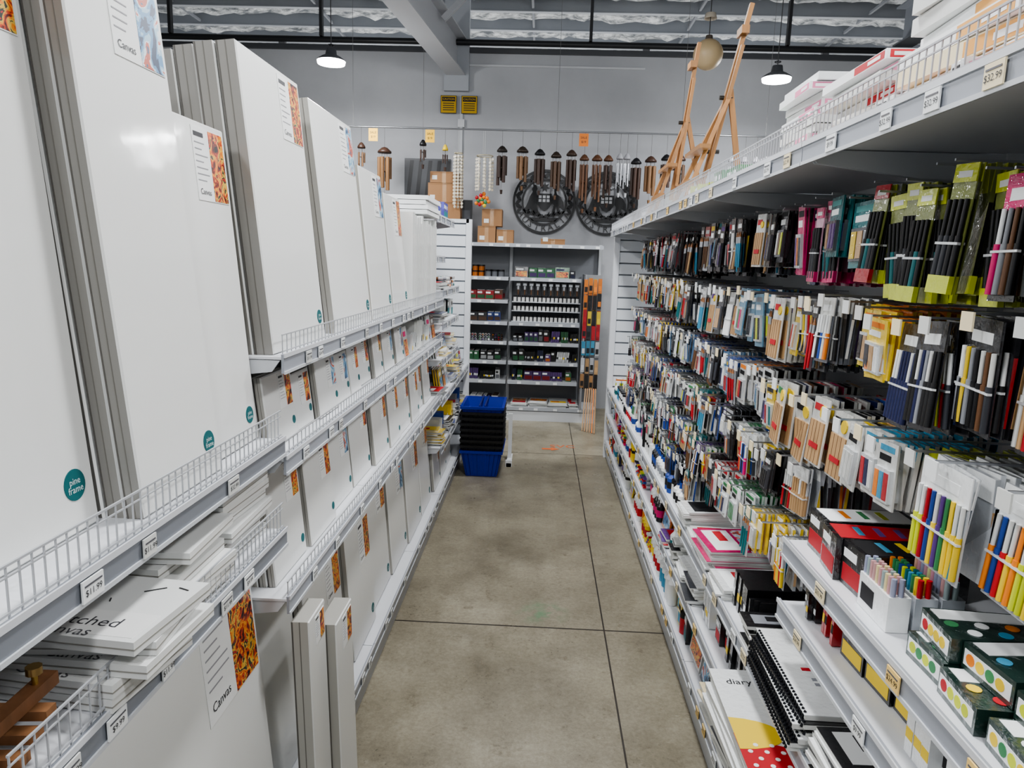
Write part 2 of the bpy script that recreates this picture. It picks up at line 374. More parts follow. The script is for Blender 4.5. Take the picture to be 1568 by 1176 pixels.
# ------------------------------------------------------------ canvases
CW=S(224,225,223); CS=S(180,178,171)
def canvas(b,M,w,h,t=0.035,n=1,label='art1',logo=True,big=1.0,gap=0.003,side=CS):
    b.M=M
    for k in range(n):
        z1=-k*(t+gap)
        dx=0 if k==0 else R.uniform(-0.004,0.004); dh=0 if k==0 else R.uniform(-0.01,0.004)
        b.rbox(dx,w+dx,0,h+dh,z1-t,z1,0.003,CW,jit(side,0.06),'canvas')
        b.box(dx-0.0006,dx,0.0,h+dh,z1-t*0.55,z1-t*0.5,S(115,112,106),'card')
        b.box(dx-0.0006,dx,0.0,h+dh,z1-t*0.98,z1-t*0.9,S(95,92,88),'card')
    if label:
        lw=min(0.15*big,w*0.55); lh=lw*1.05; x1=w-0.012; y1=h-0.012*big
        b.box(x1-lw,x1,y1-lh,y1,0,0.0012,S(230,231,230),'card')
        b.box(x1-lw*0.48,x1-0.002,y1-lh+0.002,y1-0.002,0.0012,0.0018,WHITE,label)
        tx=x1-lw*0.95
        b.box(tx,tx+lw*0.3,y1-lh*0.13,y1-lh*0.07,0.0012,0.0017,S(60,60,64),'card')
        for i in range(7):
            yy=y1-lh*(0.22+0.085*i)
            b.box(tx,tx+lw*R.uniform(0.2,0.4),yy,yy+lh*0.014,0.0012,0.0017,S(150,150,154),'card')
        if lw>0.1:
            b.text('Canvas',lw*0.12,x1-lw*0.76,y1-lh*0.88,0.002,S(40,42,48))
    if logo:
        r=0.019*big; cx=w-r*1.9; cy=r*2.2+0.02
        b.disc(cx,cy,r,0,0.0012,TEALLOGO,'card')
        if big>0.8:
            b.text('pine',r*0.62,cx,cy+r*0.22,0.0016,S(210,225,225)); b.text('frame',r*0.62,cx,cy-r*0.3,0.0016,S(210,225,225))
    b.M=Matrix()
def solo(M,w,h,name='artist_canvas_stack',**k):
    b=B(); canvas(b,M,w,h,**k); return b.obj(name)
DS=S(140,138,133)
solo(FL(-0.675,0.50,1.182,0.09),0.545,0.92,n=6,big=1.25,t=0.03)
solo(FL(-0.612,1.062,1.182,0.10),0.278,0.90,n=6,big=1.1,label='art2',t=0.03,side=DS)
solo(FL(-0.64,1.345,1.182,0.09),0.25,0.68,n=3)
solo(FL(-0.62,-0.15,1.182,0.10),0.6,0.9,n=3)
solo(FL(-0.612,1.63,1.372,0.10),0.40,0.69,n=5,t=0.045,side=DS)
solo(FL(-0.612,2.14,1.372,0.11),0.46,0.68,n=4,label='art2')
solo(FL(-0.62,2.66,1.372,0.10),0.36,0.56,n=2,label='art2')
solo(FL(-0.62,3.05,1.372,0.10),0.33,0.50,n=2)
b=B(); y=3.42
while y<4.22:
    h=R.uniform(0.40,0.45); b.box(-0.95,-0.605-R.uniform(0,0.01),y,y+0.034,1.372,1.372+h,jit(CW,0.05),'canvas'); y+=0.045
b.obj('canvas_row_on_edge')
b=B()
for i in range(4): b.box(-0.9,-0.60+R.uniform(-.01,.01),3.75,4.2,1.83+i*0.024,1.851+i*0.024,jit(WHITE,0.05),'card')
b.obj('sketch_pad_stack')
def canvas_row(name,y0,y1,z,hr,wr,xf,lean,nr=(2,5),big=0.8):
    b=B(); y=y0
    while y<y1-wr[0]:
        w=min(R.uniform(*wr),y1-y); h=R.uniform(*hr)
        canvas(b,FL(xf-R.uniform(0,0.03),y,z,lean),w,h,t=0.02 if h<0.3 else 0.034,n=R.randint(*nr),label=R.choice(['art1','art2','art1']),big=big*(1.0 if h>0.3 else 0.7))
        y+=w+R.uniform(0.012,0.03)
    return b.obj(name)
canvas_row('small_canvas_row',1.65,3.3,1.132,(0.15,0.19),(0.13,0.2),-0.62,0.12)
canvas_row('medium_canvas_row',1.66,4.25,0.782,(0.24,0.29),(0.2,0.28),-0.62,0.10,big=0.9)
canvas_row('large_canvas_row',1.98,4.25,0.155,(0.46,0.54),(0.3,0.42),-0.62,0.08,big=1.0)
canvas_row('large_canvas_row',4.35,5.3,0.155,(0.22,0.24),(0.25,0.3),-0.62,0.08)
solo(FL(-0.61,0.86,0.152,0.09),0.735,0.76,n=3,big=1.7)
solo(FL(-0.61,0.0,0.152,0.09),0.74,0.76,n=3,big=1.7)
solo(FL(-0.66,1.65,0.152,0.09),0.30,0.60,n=4,label=None,logo=False)
solo(FL(-0.50,1.78,0.002,0.03),0.16,0.62,n=1,t=0.05,label='art1',big=1.1,name='narrow_canvas_pack')
solo(FL(-0.525,1.64,0.002,0.03),0.13,0.70,n=1,t=0.045,label='art1',big=1.1,name='narrow_canvas_pack')
def flat_stack(name,x0,x1,y0,y1,z,n,t,over=0.02,cover=False,rot=0.05):
    b=B()
    for i in range(n):
        a=R.uniform(-rot,rot); dx=R.uniform(-over,over); cx,cy=(x0+x1)/2+dx,(y0+y1)/2+R.uniform(-over,over)*0.5
        b.M=Matrix.Translation((cx,cy,z+i*t))@Matrix.Rotation(a,4,'Z')
        w,d=(x1-x0)/2,(y1-y0)/2
        b.box(-w,w,-d,d,0.0005,t-0.0008,jit(CW,0.05),'canvas'); b.box(-w,w,-d-0.0005,-d,t*0.4,t*0.5,S(150,148,142),'card'); b.box(w,w+0.0005,-d,d,t*0.4,t*0.5,S(150,148,142),'card')
        if cover:
            b.box(-w+.01,w-.01,-d+.01,-d*0.2,t-0.0008,t-0.0003,S(222,222,220),'card')
            b.text('Stretched',0.035,0.04,-d*0.55,t-0.0001,S(60,60,64)); b.text('Canvas',0.03,0.04,-d*0.85,t-0.0001,S(90,90,94))
            for q in range(14): 
                u=R.uniform(-w*.8,w*.8); v=R.uniform(-d*.1,d*0.85); b.beam((u,v,t),(u+R.uniform(-.04,.04),v+R.uniform(-.02,.02),t),0.002,0.0012,S(50,50,52),'card')
    b.M=Matrix(); b.obj(name)
flat_stack('flat_canvas_stack',-0.93,-0.62,1.34,1.58,0.962,7,0.022)
flat_stack('flat_canvas_stack',-0.93,-0.60,1.12,1.32,0.962,6,0.022,rot=0.06)
flat_stack('flat_canvas_stack',-0.86,-0.545,0.91,1.10,0.962,5,0.022,over=0.02,rot=0.16,cover=True)
b=B()
for i in range(4):
    b.beam((-0.92,0.70+i*0.03,0.972+0.012*i),(-0.60,0.73+i*0.025,0.975+0.015*i),0.02,0.013,jit(S(138,98,66)),'wood')
b.beam((-0.63,0.69,1.032),(-0.63,0.85,1.04),0.02,0.018,S(122,84,56),'wood')
for y in (0.74,0.82):
    b.cyl((-0.63,y,1.04),(-0.63,y,1.07),0.004,col=S(190,160,90),mat='metal'); b.cyl((-0.63,y,1.062),(-0.63,y,1.072),0.010,col=S(180,150,100),mat='metal')
b.obj('wooden_tabletop_easel')

# ------------------------------------------------------------ product generators
def pcol(): return jit(R.choice(BRIGHT),0.15) if R.random()<0.34 else jit(R.choice(MUTED),0.1)
def packet(b,w,h,style,base,acc,front=True,pens=None):
    if not front:
        b.box(-w/2,w/2,-h,0,-0.004,0.0032,jit(base,0.25),'gloss'); return
    if style in('pens','rainbow','lime'):
        b.box(-w/2,w/2,-h,0,-0.001,0.001,base,'gloss')
        hd=0.14 if style=='lime' else 0.28
        b.box(-w/2,w/2,-h*hd,0,0.001,0.003,acc,'gloss'); b.box(-w*0.3,w*0.3,-h*hd*0.75,-h*hd*0.4,0.003,0.0035,WHITE,'card')
        if style=='lime': b.box(-w/2,w/2,-h,-h*0.86,0.001,0.010,acc,'gloss')
        n=max(3,int(w/0.012)); 
        for i in range(n):
            u=-w/2+w*(i+0.5)/n
            cc=jit(R.choice(BRIGHT)) if style=='rainbow' else (R.choice([BLACK,BLACK,BLACK,TEAL,DGREY]) if style=='lime' else (pens or pcol()))
            b.cyl((u,-h*0.95,0.005),(u,-h*0.55,0.005),w/n*0.40,n=6,col=cc,mat='plastic'); b.cyl((u,-h*0.55,0.005),(u,-h*0.27,0.005),w/n*0.28,n=6,col=BLACK if style=='lime' else R.choice([WHITE,OFFW,cc,cc]),mat='plastic')
        b.box(-w/2,w/2,-h*0.62,-h*0.60,0.004,0.0105,S(215,218,220),'gloss')
    elif style=='brush':
        b.box(-w/2,w/2,-h*0.22,0,-0.001,0.003,acc,'gloss'); b.box(-w*0.35,w*0.35,-h*0.16,-h*0.08,0.003,0.0035,WHITE,'card')
        b.box(-w/2,w/2,-h,-h*0.2,-0.002,-0.001,base,'gloss')
        n=max(2,int(w/0.016))
        hc=R.choice([BLACK,TEAL,WOOD,BROWN,RED,CYAN,BLACK])
        for i in range(n):
            u=-w/2+w*(i+0.5)/n; l=R.uniform(.85,1)
            b.cyl((u,-h*l,0.004),(u,-h*0.45,0.004),0.0028,0.004,n=6,col=hc,mat='plastic'); b.cyl((u,-h*0.45,0.004),(u,-h*0.33,0.004),0.004,n=6,col=SILV,mat='metal'); b.cyl((u,-h*0.33,0.004),(u,-h*0.23,0.004),0.0045,0.001,n=6,col=S(150,100,60))
    elif style=='card':
        b.box(-w/2,w/2,-h,0,-0.001,0.003,base,'gloss')
        b.box(-w*0.4,w*0.4,-h*0.9,-h*0.4,0.003,0.010,S(205,208,210) if base[0]>0.1 else S(80,82,88),'gloss')
        k=R.randint(0,2)
        for i in range(3):
            cc=acc if k==0 else pcol(); b.box(-w*0.36+i*w*0.25,-w*0.36+i*w*0.25+w*0.2,-h*0.86,-h*0.45,0.010,0.0115,cc,'gloss')
        b.box(-w*0.4,w*0.2,-h*0.3,-h*0.2,0.003,0.0035,WHITE if base not in (WHITE,OFFW) else BLACK,'card'); b.box(-w*0.4,w*0.35,-h*0.15,-h*0.06,0.003,0.0035,acc,'card')
    elif style=='wood':
        b.box(-w/2,w/2,-h,0,-0.001,0.002,OFFW,'gloss'); b.box(-w*0.4,w*0.1,-h*0.2,-h*0.1,0.002,0.003,acc,'card')
        b.box(-w*0.42,w*0.42,-h*0.96,-h*0.35,0.002,0.006,WOOD,'wood')
        for i in range(4): b.box(-w*0.42+w*0.21*i-0.0006,-w*0.42+w*0.21*i+0.0006,-h*0.96,-h*0.35,0.006,0.0065,BROWN,'card')
        b.disc(w*0.18,-h*0.2,w*0.16,0.002,0.005,YEL,'card',14); b.box(-w*0.25,w*0.3,-h*0.75,-h*0.67,0.0065,0.008,RED,'card')
def hang_row(name,z,y0,y1,tip,pick,nl=(8,14),tag=True):
    b=B(); y=y0
    while y<y1:
        st,w,base,acc,h0=pick(y); rep=R.randint(1,2)
        for k in range(rep):
            if y>=y1: break
            yc=y+w/2; b.M=Matrix(); zz=z+R.uniform(-0.018,0.012); h=h0*R.uniform(0.86,1.0)
            tp=tip+R.uniform(-0.01,0.03)
            b.beam((0.985,yc,zz),(tp-0.02,yc,zz+0.004),0.004,0.004,SILV,'metal')
            if tag: b.box(tp-0.025,tp-0.022,yc-0.015,yc+0.015,zz-0.022,zz+0.006,R.choice([WHITE,OFFW,CREAM]),'card')
            n=R.randint(*nl); x=tp+R.choice([0,0,0,0.01,0.02,0.05]); sp=R.uniform(0.011,0.018); pc=R.choice([None,None,jit(R.choice(MUTED))])
            mixd=R.random()<0.2
            for i in range(n):
                if x>0.96: break
                b.M=FR(x,yc+R.uniform(-.008,.008),zz-0.002,R.uniform(-0.06,0.11))@Matrix.Rotation(R.uniform(-0.14,0.14),4,'Y')@Matrix.Rotation(R.uniform(-0.06,0.06),4,'Z')
                ac2=acc if not mixd else pcol()
                packet(b,w-0.008,h,st,base,ac2,front=(i<2),pens=pc)
                if i>=2:
                    b.box(-w/2+.005,w/2-.005,-h*0.22,0.0,-0.0045,0.0038,jit(ac2,0.2),'gloss')
                    if st in('pens','rainbow','brush','lime'): 
                        cc=pcol() if st!='lime' else BLACK; b.box(-w/2+.003,-w/2+.0036,-h*0.9,-h*0.3,-0.003,0.003,cc,'gloss'); b.box(w/2-.0038,w/2-.0028,-h*0.9,-h*0.3,-0.003,0.003,cc,'gloss')
                    if st=='lime': b.box(-w/2+.002,w/2-.002,-h,-h*0.86,-0.0045,0.0042,acc,'gloss')
                x+=sp
            y+=w
    b.M=Matrix(); b.obj(name)
CLR=S(186,190,195); CLD=S(108,112,120)
def row1(y):
    if y<1.02: return ('brush',0.07,S(34,40,44),BLACK,0.22)
    if y<1.10: return ('pens',0.06,BLACK,MAG,0.21)
    if y<1.48: return ('lime',0.060,S(120,128,70),LIME,0.22)
    if y<1.60: return ('card',0.10,TEAL,S(90,160,160),0.15)
    if y<1.84: return ('lime',0.055,S(215,170,190),MAG,0.20)
    if y<1.98: return ('card',0.06,MAG,BLACK,0.19)
    return R.choice([('card',0.06,BLACK,RED,0.19),('card',0.07,BLACK,PURP,0.18),('pens',0.06,BLACK,BLACK,0.17),('card',0.07,OFFW,RED,0.18),('pens',0.05,DGREY,BLACK,0.18),('card',0.06,BLACK,BLACK,0.17),('card',0.06,RED,BLACK,0.17),
        ('brush',0.07,CLR,RED,0.2),('card',0.06,BLACK,YEL,0.19),('wood',0.07,OFFW,RED,0.17),('brush',0.06,BLACK,BLACK,0.2),('brush',0.05,CLD,BLACK,0.19)])
def row2(y):
    if y<1.14: return ('pens',0.10,S(40,40,46),BLACK,0.19)
    if y<1.24: return ('card',0.08,BLACK,DGREY,0.17)
    if y<1.32: return ('wood',0.07,OFFW,BLACK,0.17)
    if y<1.42: return ('card',0.09,YEL,ORANGE,0.13)
    return R.choice([('pens',0.08,CLD,BLACK,0.16),('card',0.07,YEL,RED,0.14),('wood',0.08,OFFW,BLACK,0.17),('brush',0.07,CLR,WHITE,0.18),('pens',0.07,CLD,OFFW,0.16),('brush',0.05,DGREY,BLACK,0.18),('card',0.06,BLACK,BLACK,0.17),
        ('pens',0.07,OFFW,WHITE,0.15),('card',0.07,S(110,150,175),WHITE,0.16),('card',0.07,BLACK,WHITE,0.17),('brush',0.06,CLR,BLACK,0.18),('card',0.07,OFFW,CYAN,0.15)])
def row3(y):
    if y<1.12: return ('rainbow',0.13,CLR,WHITE,0.18)
    if y<1.26: return ('rainbow',0.12,CLR,LIME,0.16)
    if y<1.45: return ('card',0.075,OFFW,R.choice([PURP,CYAN,RED]),0.14)
    if y<1.75: return ('wood',0.10,OFFW,BLACK,0.17)
    return R.choice([('pens',0.09,CLR,WHITE,0.15),('card',0.07,YEL,BLUE,0.13),('brush',0.07,CLR,BLUE,0.16),('pens',0.07,OFFW,BLACK,0.15),('pens',0.07,CLD,BLACK,0.15),('card',0.06,BLACK,BLUE,0.14),
        ('card',0.07,S(95,130,165),WHITE,0.14),('card',0.07,OFFW,ORANGE,0.15),('card',0.08,WHITE,BLACK,0.14),('card',0.07,BLACK,GREY,0.14),('card',0.07,WHITE,RED,0.14)])
def row4(y):
    return R.choice([('pens',0.08,CLR,WHITE,0.14),('card',0.08,WHITE,GREEN,0.12),('pens',0.07,OFFW,PURP,0.14),('card',0.07,OFFW,RED,0.13),('rainbow',0.07,CLR,WHITE,0.13),('card',0.06,YEL,WHITE,0.12),
        ('card',0.07,S(60,85,150),WHITE,0.13),('card',0.08,BLACK,SILV,0.12),('brush',0.07,OFFW,TEAL,0.14),('card',0.07,S(110,90,140),WHITE,0.12),('wood',0.07,OFFW,GREEN,0.13),('pens',0.06,CLD,BLACK,0.13),('card',0.06,BLACK,BLACK,0.12)])
hang_row('hanging_brush_packs',1.765,0.62,4.95,0.655,row1,tag=False)
hang_row('hanging_pen_packs',1.535,0.62,4.95,0.64,row2)
hang_row('hanging_craft_packs',1.315,0.62,4.95,0.63,row3)
hang_row('hanging_marker_packs',1.125,1.68,4.95,0.62,row4)
hang_row('hanging_eraser_packs',0.955,1.68,4.95,0.615,row4)
hang_row('hanging_sharpener_packs',0.80,2.7,4.95,0.62,row4,nl=(4,8))

def fill(b,M,L,H,D,kinds,cols=PAL):
    u=0.01; T=M
    while u<L-0.06:
        k=R.choice(kinds); b.M=T
        if k=='cartons':
            w=R.uniform(0.045,0.095); h=H*R.uniform(0.5,0.95); c1=jit(R.choice(cols)); c2=jit(R.choice(ACC)); n=R.randint(1,3)
            for i in range(n):
                if u+w>L: break
                b.M=T@Matrix.Translation((u,0,-0.02-R.uniform(0,0.04)))@Matrix.Rotation(R.uniform(-0.1,0.1),4,'Y')
                d=min(D*0.7,0.2)
                b.box(0,w-0.004,0,h,-d,0,c1,'gloss'); b.box(0.006,w-0.01,h*0.1,h*0.5,0,0.0006,c2,'card'); b.box(0.006,w*0.6,h*0.65,h*0.85,0,0.0006,WHITE if c1[0]<0.5 else BLACK,'card')
                b.box(w-0.004,w-0.0035,h*0.15,h*0.6,-d+.02,-0.02,c2,'card'); b.box(-0.0005,0,h*0.15,h*0.6,-d+.02,-0.02,c2,'card')
                b.box(0.005,w-0.01,h,h+0.0006,-d+.01,-0.01,jit(R.choice([WHITE,c1,c2])),'card')
                for q in range(3): 
                    cc=jit(R.choice(BRIGHT if ACC is BRIGHT else ACC)); v=-d*0.25-q*d*0.2; b.box(w*0.2,w*0.7,h+0.0006,h+0.0011,v-0.012,v,cc,'card')
                u+=w
        elif k=='dotbox':
            w=R.uniform(0.09,0.12)
            if u+w>L: break
            for lv in range(2):
                h=0.04; b.M=T@Matrix.Translation((u,lv*(h+.001),-0.015-lv*0.02-R.uniform(0,0.015)))@Matrix.Rotation(R.uniform(-0.08,0.08),4,'Y')
                b.box(0,w-0.006,0,h,-0.22,0,jit(S(30,52,46)),'gloss'); b.box(0.004,w*0.35,h,h+0.0006,-0.21,-0.01,WHITE,'card'); b.box(0.004,w-0.012,h*0.2,h*0.8,0,0.0006,WHITE,'card')
                for q in range(9):
                    cc=jit(R.choice([RED,YEL,LIME,GREEN,ORANGE,CYAN,WHITE])); x=w*0.5+(q%2)*w*0.24; z=-0.02-0.022*q
                    b.cyl((x,h+0.0004,z),(x,h+0.0012,z),0.010,n=12,col=cc,mat='card')
                for q in range(4): b.disc(0.018+q*(w-0.03)/4,h*0.5,0.009,0.0006,0.0012,jit(R.choice([RED,YEL,LIME,GREEN,ORANGE])),'card',12)
            u+=w
        elif k=='markers':
            w=R.uniform(0.09,0.14); h=H*R.uniform(0.6,0.9)
            for row in range(3):
                z=-0.03-row*0.045
                b.box(u,u+w-0.006,0,h*0.6,z-0.03,z+0.008,jit(R.choice([WHITE,S(200,205,212),BLACK]),0.1),'gloss')
                b.box(u+0.01,u+w*0.5,h*0.15,h*0.45,z+0.008,z+0.009,R.choice([BLACK,RED,GREY]),'card')
                n=int(w/0.0115); pastel=R.random()<0.6
                for i in range(n):
                    x=u+(i+0.5)*(w-0.006)/n; cc=jit(R.choice(BRIGHT),0.1)
                    if pastel: cc=tuple(v*0.5+0.3 for v in cc)
                    for zz in (0,-0.014): b.cyl((x,h*0.5,z+zz),(x,h*0.9,z+zz),0.0048,n=6,col=cc,mat='plastic')
            u+=w
        elif k=='bottles':
            r=R.uniform(0.018,0.024); h=H*R.uniform(0.75,0.95); cc=R.choice([WHITE,WHITE,WHITE,WHITE,OFFW,YEL,BLUE,BLACK]); cap=R.choice([WHITE,WHITE,BLUE,BLACK,RED]); lc=jit(R.choice([WHITE,OFFW,BLUE,GREY]+ACC))
            for j in range(R.randint(2,4)):
                if u+2*r>L: break
                for row in range(4):
                    z=-0.03-row*(2*r+0.004)
                    b.cyl((u+r,0,z),(u+r,h*0.65,z),r,n=10,col=cc,mat='plastic'); b.cyl((u+r,h*0.65,z),(u+r,h*0.8,z),r,r*0.4,n=10,col=cc,mat='plastic'); b.cyl((u+r,h*0.8,z),(u+r,h,z),r*0.42,r*0.35,n=8,col=cap,mat='plastic')
                    b.cyl((u+r,h*0.2,z),(u+r,h*0.5,z),r*1.02,n=10,col=lc,mat='card',cap=False)
                u+=2*r+0.005
        elif k=='jars':
            r=R.uniform(0.022,0.032); h=H*R.uniform(0.4,0.6); cc=R.choice(ACC+[WHITE,BLACK,WHITE]); cap=R.choice([WHITE,BLACK])
            for j in range(R.randint(1,3)):
                if u+2*r>L: break
                for row in range(3):
                    z=-0.04-row*(2*r+0.004)
                    for lv in range(2 if h*2<H else 1):
                        y=lv*h
                        b.cyl((u+r,y,z),(u+r,y+h*0.75,z),r,n=12,col=cc,mat='plastic'); b.cyl((u+r,y+h*0.75,z),(u+r,y+h*.98,z),r*1.03,n=12,col=cap,mat='plastic')
                u+=2*r+0.005
        elif k=='pads':
            w=R.uniform(0.12,0.22); 
            if u+w>L: w=L-u
            n=R.randint(4,11); y=0; d=min(D,0.3); cc=[R.choice(cols) for _ in range(2)]
            for i in range(n):
                t=R.uniform(0.006,0.012)
                if y+t>H*0.85: break
                b.M=T@Matrix.Translation((u+w/2,y,-d/2+R.uniform(-0.02,0.02)))@Matrix.Rotation(R.uniform(-0.1,0.1),4,'Y')
                b.box(-w/2+.005,w/2-.005,0,t-0.0015,-d/2,d/2,OFFW,'card'); b.box(-w/2+.004,w/2-.004,t-0.0015,t,-d/2,d/2,cc[i%2],'gloss'); y+=t; tt=t
            c2=jit(R.choice([WHITE,WHITE,RED,MAG,YEL,BLACK,GREY,RED])); style=R.random()
            b.box(-w/2+.02,w/2-.02,tt,tt+0.0006,d*0.12,d*0.42,c2,'card'); b.box(-w/2+.03,0.01,tt+.0006,tt+0.0012,d*0.2,d*0.3,R.choice([BLACK,RED,WHITE]),'card')
            if style<0.35: b.box(-w/2+.02,w/2-.02,tt,tt+0.0006,-d*0.3,d*0.08,WHITE,R.choice(['art1','art2']))
            elif style<0.6: b.box(-w/2+.004,-w*0.1,tt,tt+0.0006,-d/2,d*0.1,jit(R.choice([RED,MAG,YEL,BLUE])),'card')
            if R.random()<0.45:
                q=-w/2+0.01
                while q<w/2-.005: b.cyl((q,-0.001,-d/2-0.001),(q,tt+0.001,-d/2+0.001),0.0025,n=5,col=DGREY,mat='metal'); q+=0.009
            u+=w
        elif k=='tubes':
            w=R.uniform(0.1,0.16); cc=R.choice([OFFW,WHITE,BLACK,SILV])
            n=int(w/0.03)
            for row in range(3):
                for i in range(n):
                    x=u+(i+.5)*0.03; v=0.013+row*0.024
                    if v+0.013>H: break
                    b.cyl((x,v,-0.14),(x,v,-0.03),0.006,0.012,n=8,col=cc,mat='plastic'); b.cyl((x,v,-0.03),(x,v,-0.012),0.008,n=8,col=jit(R.choice(ACC+[WHITE,BLACK])),mat='plastic')
                    b.cyl((x,v,-0.09),(x,v,-0.06),0.0118,n=8,col=jit(R.choice(ACC)),mat='card',cap=False)
            u+=w
        elif k=='books':
            w=R.uniform(0.008,0.025); n=R.randint(3,8); cc=jit(R.choice(cols)); h=H*R.uniform(0.6,0.95); lean=R.uniform(-0.1,0.25)
            for i in range(n):
                if u+w>L: break
                b.M=T@Matrix.Translation((u,0,-0.02-R.uniform(0,.03)))@Matrix.Rotation(-lean*0.5,4,'Z')
                b.box(0,w-0.002,0.002,h,-min(D,0.25),0,cc,'gloss'); b.box(0.001,w-0.003,h*0.3,h*0.5,0,0.0006,R.choice([WHITE,YEL,BLACK]),'card')
                u+=w
            u+=0.02
        elif k=='faceout':
            w=R.uniform(0.10,0.18); h=H*R.uniform(0.75,0.95); c1=R.choice(cols)
            for i in range(R.randint(3,7)):
                b.M=T@Matrix.Translation((u,0,-0.03-i*0.016))@Matrix.Rotation(-0.15,4,'X')
                b.box(0,w-0.01,0,h,-0.008,0,jit(c1,0.1),'gloss')
                if i==0:
                    b.box(0.01,w-0.02,h*0.1,h*0.6,0,0.0008,WHITE,R.choice(['art1','art2'])); b.box(0.01,w*0.6,h*0.7,h*0.85,0,0.0008,R.choice(PAL),'card')
            u+=w
        if R.random()<0.25: u+=0.01
    b.M=Matrix()
def fillR(name,z,H,y0,y1,kinds,cols=PAL,D=0.3):
    b=B(); fill(b,FR(XU+0.012,y1,z+0.001),y1-y0,H,D,kinds,cols); return b.obj(name)
fillR('marker_set_boxes',0.99,0.12,1.12,1.58,['markers','markers','cartons'],[WHITE,OFFW,BLACK])
fillR('paint_marker_box_sets',0.99,0.09,0.5,1.12,['dotbox'],[BLACK,WHITE])
ACC=[RED,WHITE,BLACK,GREY,YEL,BLACK,BLUE]
fillR('boxed_art_supplies',0.84,0.10,0.5,1.58,['books','pads','books','tubes','cartons'],[WHITE,RED,BLACK,OFFW,BLACK,BROWN])
ACC=BRIGHT
fillR('visual_diaries_and_pads',0.60,0.16,0.5,1.36,['pads','pads','books'],[WHITE,BLACK,BLACK,OFFW,WHITE])
fillR('sketch_pads',0.60,0.14,1.77,2.25,['pads','books','pads'],[WHITE,BLACK,BLACK,OFFW])
fillR('drawing_pads',0.60,0.11,2.25,2.8,['pads'],[WHITE,MAG,WHITE,PINK])
ACC=[WHITE,OFFW,BLUE,GREY,CYAN,YEL,BLACK]
fillR('glue_bottles_and_jars',0.60,0.13,2.8,4.0,['bottles','bottles','jars'])
ACC=BRIGHT
fillR('paint_bottles',0.60,0.12,4.0,5.8,['bottles','cartons','jars'])
fillR('stacked_notebooks',0.38,0.15,0.5,1.45,['pads','books'],[WHITE,BLACK,DGREY,YEL,RED])
fillR('stacked_notebooks',0.38,0.15,1.90,2.8,['pads','books','pads','cartons'],[BLACK,BLACK,DGREY,WHITE,WHITE])
fillR('craft_supplies',0.38,0.15,2.8,5.8,['bottles','cartons','tubes','pads','jars','faceout'],PAL+[WHITE,NAVY])
fillR('folders_and_pads',0.15,0.15,0.5,2.6,['pads','faceout','cartons','books'],[WHITE,BLACK,OFFW,BROWN,DGREY,CREAM])
fillR('paint_pots_and_craft_packs',0.15,0.16,2.6,5.8,['jars','tubes','cartons','bottles','faceout'],[YEL,BLUE,NAVY,WHITE,BLACK,BLACK,PURP])
b=B(); z=0.602
for i in range(7):
    t=0.013; b.M=Matrix.Translation((0.725+R.uniform(-.012,.012),1.57+R.uniform(-.01,.01),z))@Matrix.Rotation(R.uniform(-.06,.06),4,'Z')
    b.box(-0.15,0.15,-0.19,0.17,0,t-0.003,OFFW,'card'); b.box(-0.152,0.152,-0.19,0.172,t-0.003,t-0.001,WHITE if i%2==0 or i==6 else BLACK,'gloss')
    q=-0.18
    while q<0.165: b.cyl((-0.153,q,0.0),(-0.147,q,t+0.002),0.003,n=6,col=DGREY,mat='metal'); q+=0.012
    z+=t
b.text('Sketch',0.06,0.02,0.10,t+0.0005,BLACK); b.text('Book',0.05,0.02,0.04,t+0.0005,BLACK); b.box(-0.10,0.12,-0.02,-0.008,t-0.001,t,RED,'card'); b.box(-0.09,0.08,-0.06,-0.05,t-0.001,t,GREY,'card'); b.box(-0.09,0.05,-0.08,-0.07,t-0.001,t,GREY,'card')
b.M=Matrix(); b.obj('spiral_sketchbook_stack')
b=B(); z=0.382
for i in range(6):
    t=0.018; b.M=Matrix.Translation((0.675+R.uniform(-.008,.008),1.68,z))@Matrix.Rotation(R.uniform(-.04,.04),4,'Z'); b.box(-0.165,0.15,-0.21,0.2,0,t-0.002,OFFW,'card'); b.box(-0.167,0.152,-0.212,0.202,t-0.002,t,WHITE,'gloss'); z+=t
b.poly([(-0.167,-0.212),(0.152,-0.212),(0.152,-0.08)]+[(0.152-0.32*k/8,-0.08-0.05*math.sin(math.pi*k/8)) for k in range(1,9)],t,t+0.0006,RED,'card')
b.poly([(-0.167,-0.02)]+[(-0.167+0.12*math.sin(math.pi*k/10),-0.02-0.06*(1-math.cos(math.pi*k/10))) for k in range(1,10)]+[(-0.167,-0.14)],t+0.0006,t+0.0012,YEL,'card')
for i in range(8):
    for j in range(4): b.disc(-0.145+i*0.038+(j%2)*0.018,-0.195+j*0.024,0.006,t+0.0012,t+0.0018,WHITE,'card',10)
b.text('diary',0.035,-0.10,0.14,t+0.0008,BLACK)
b.M=Matrix(); b.obj('dotted_visual_diary_stack')

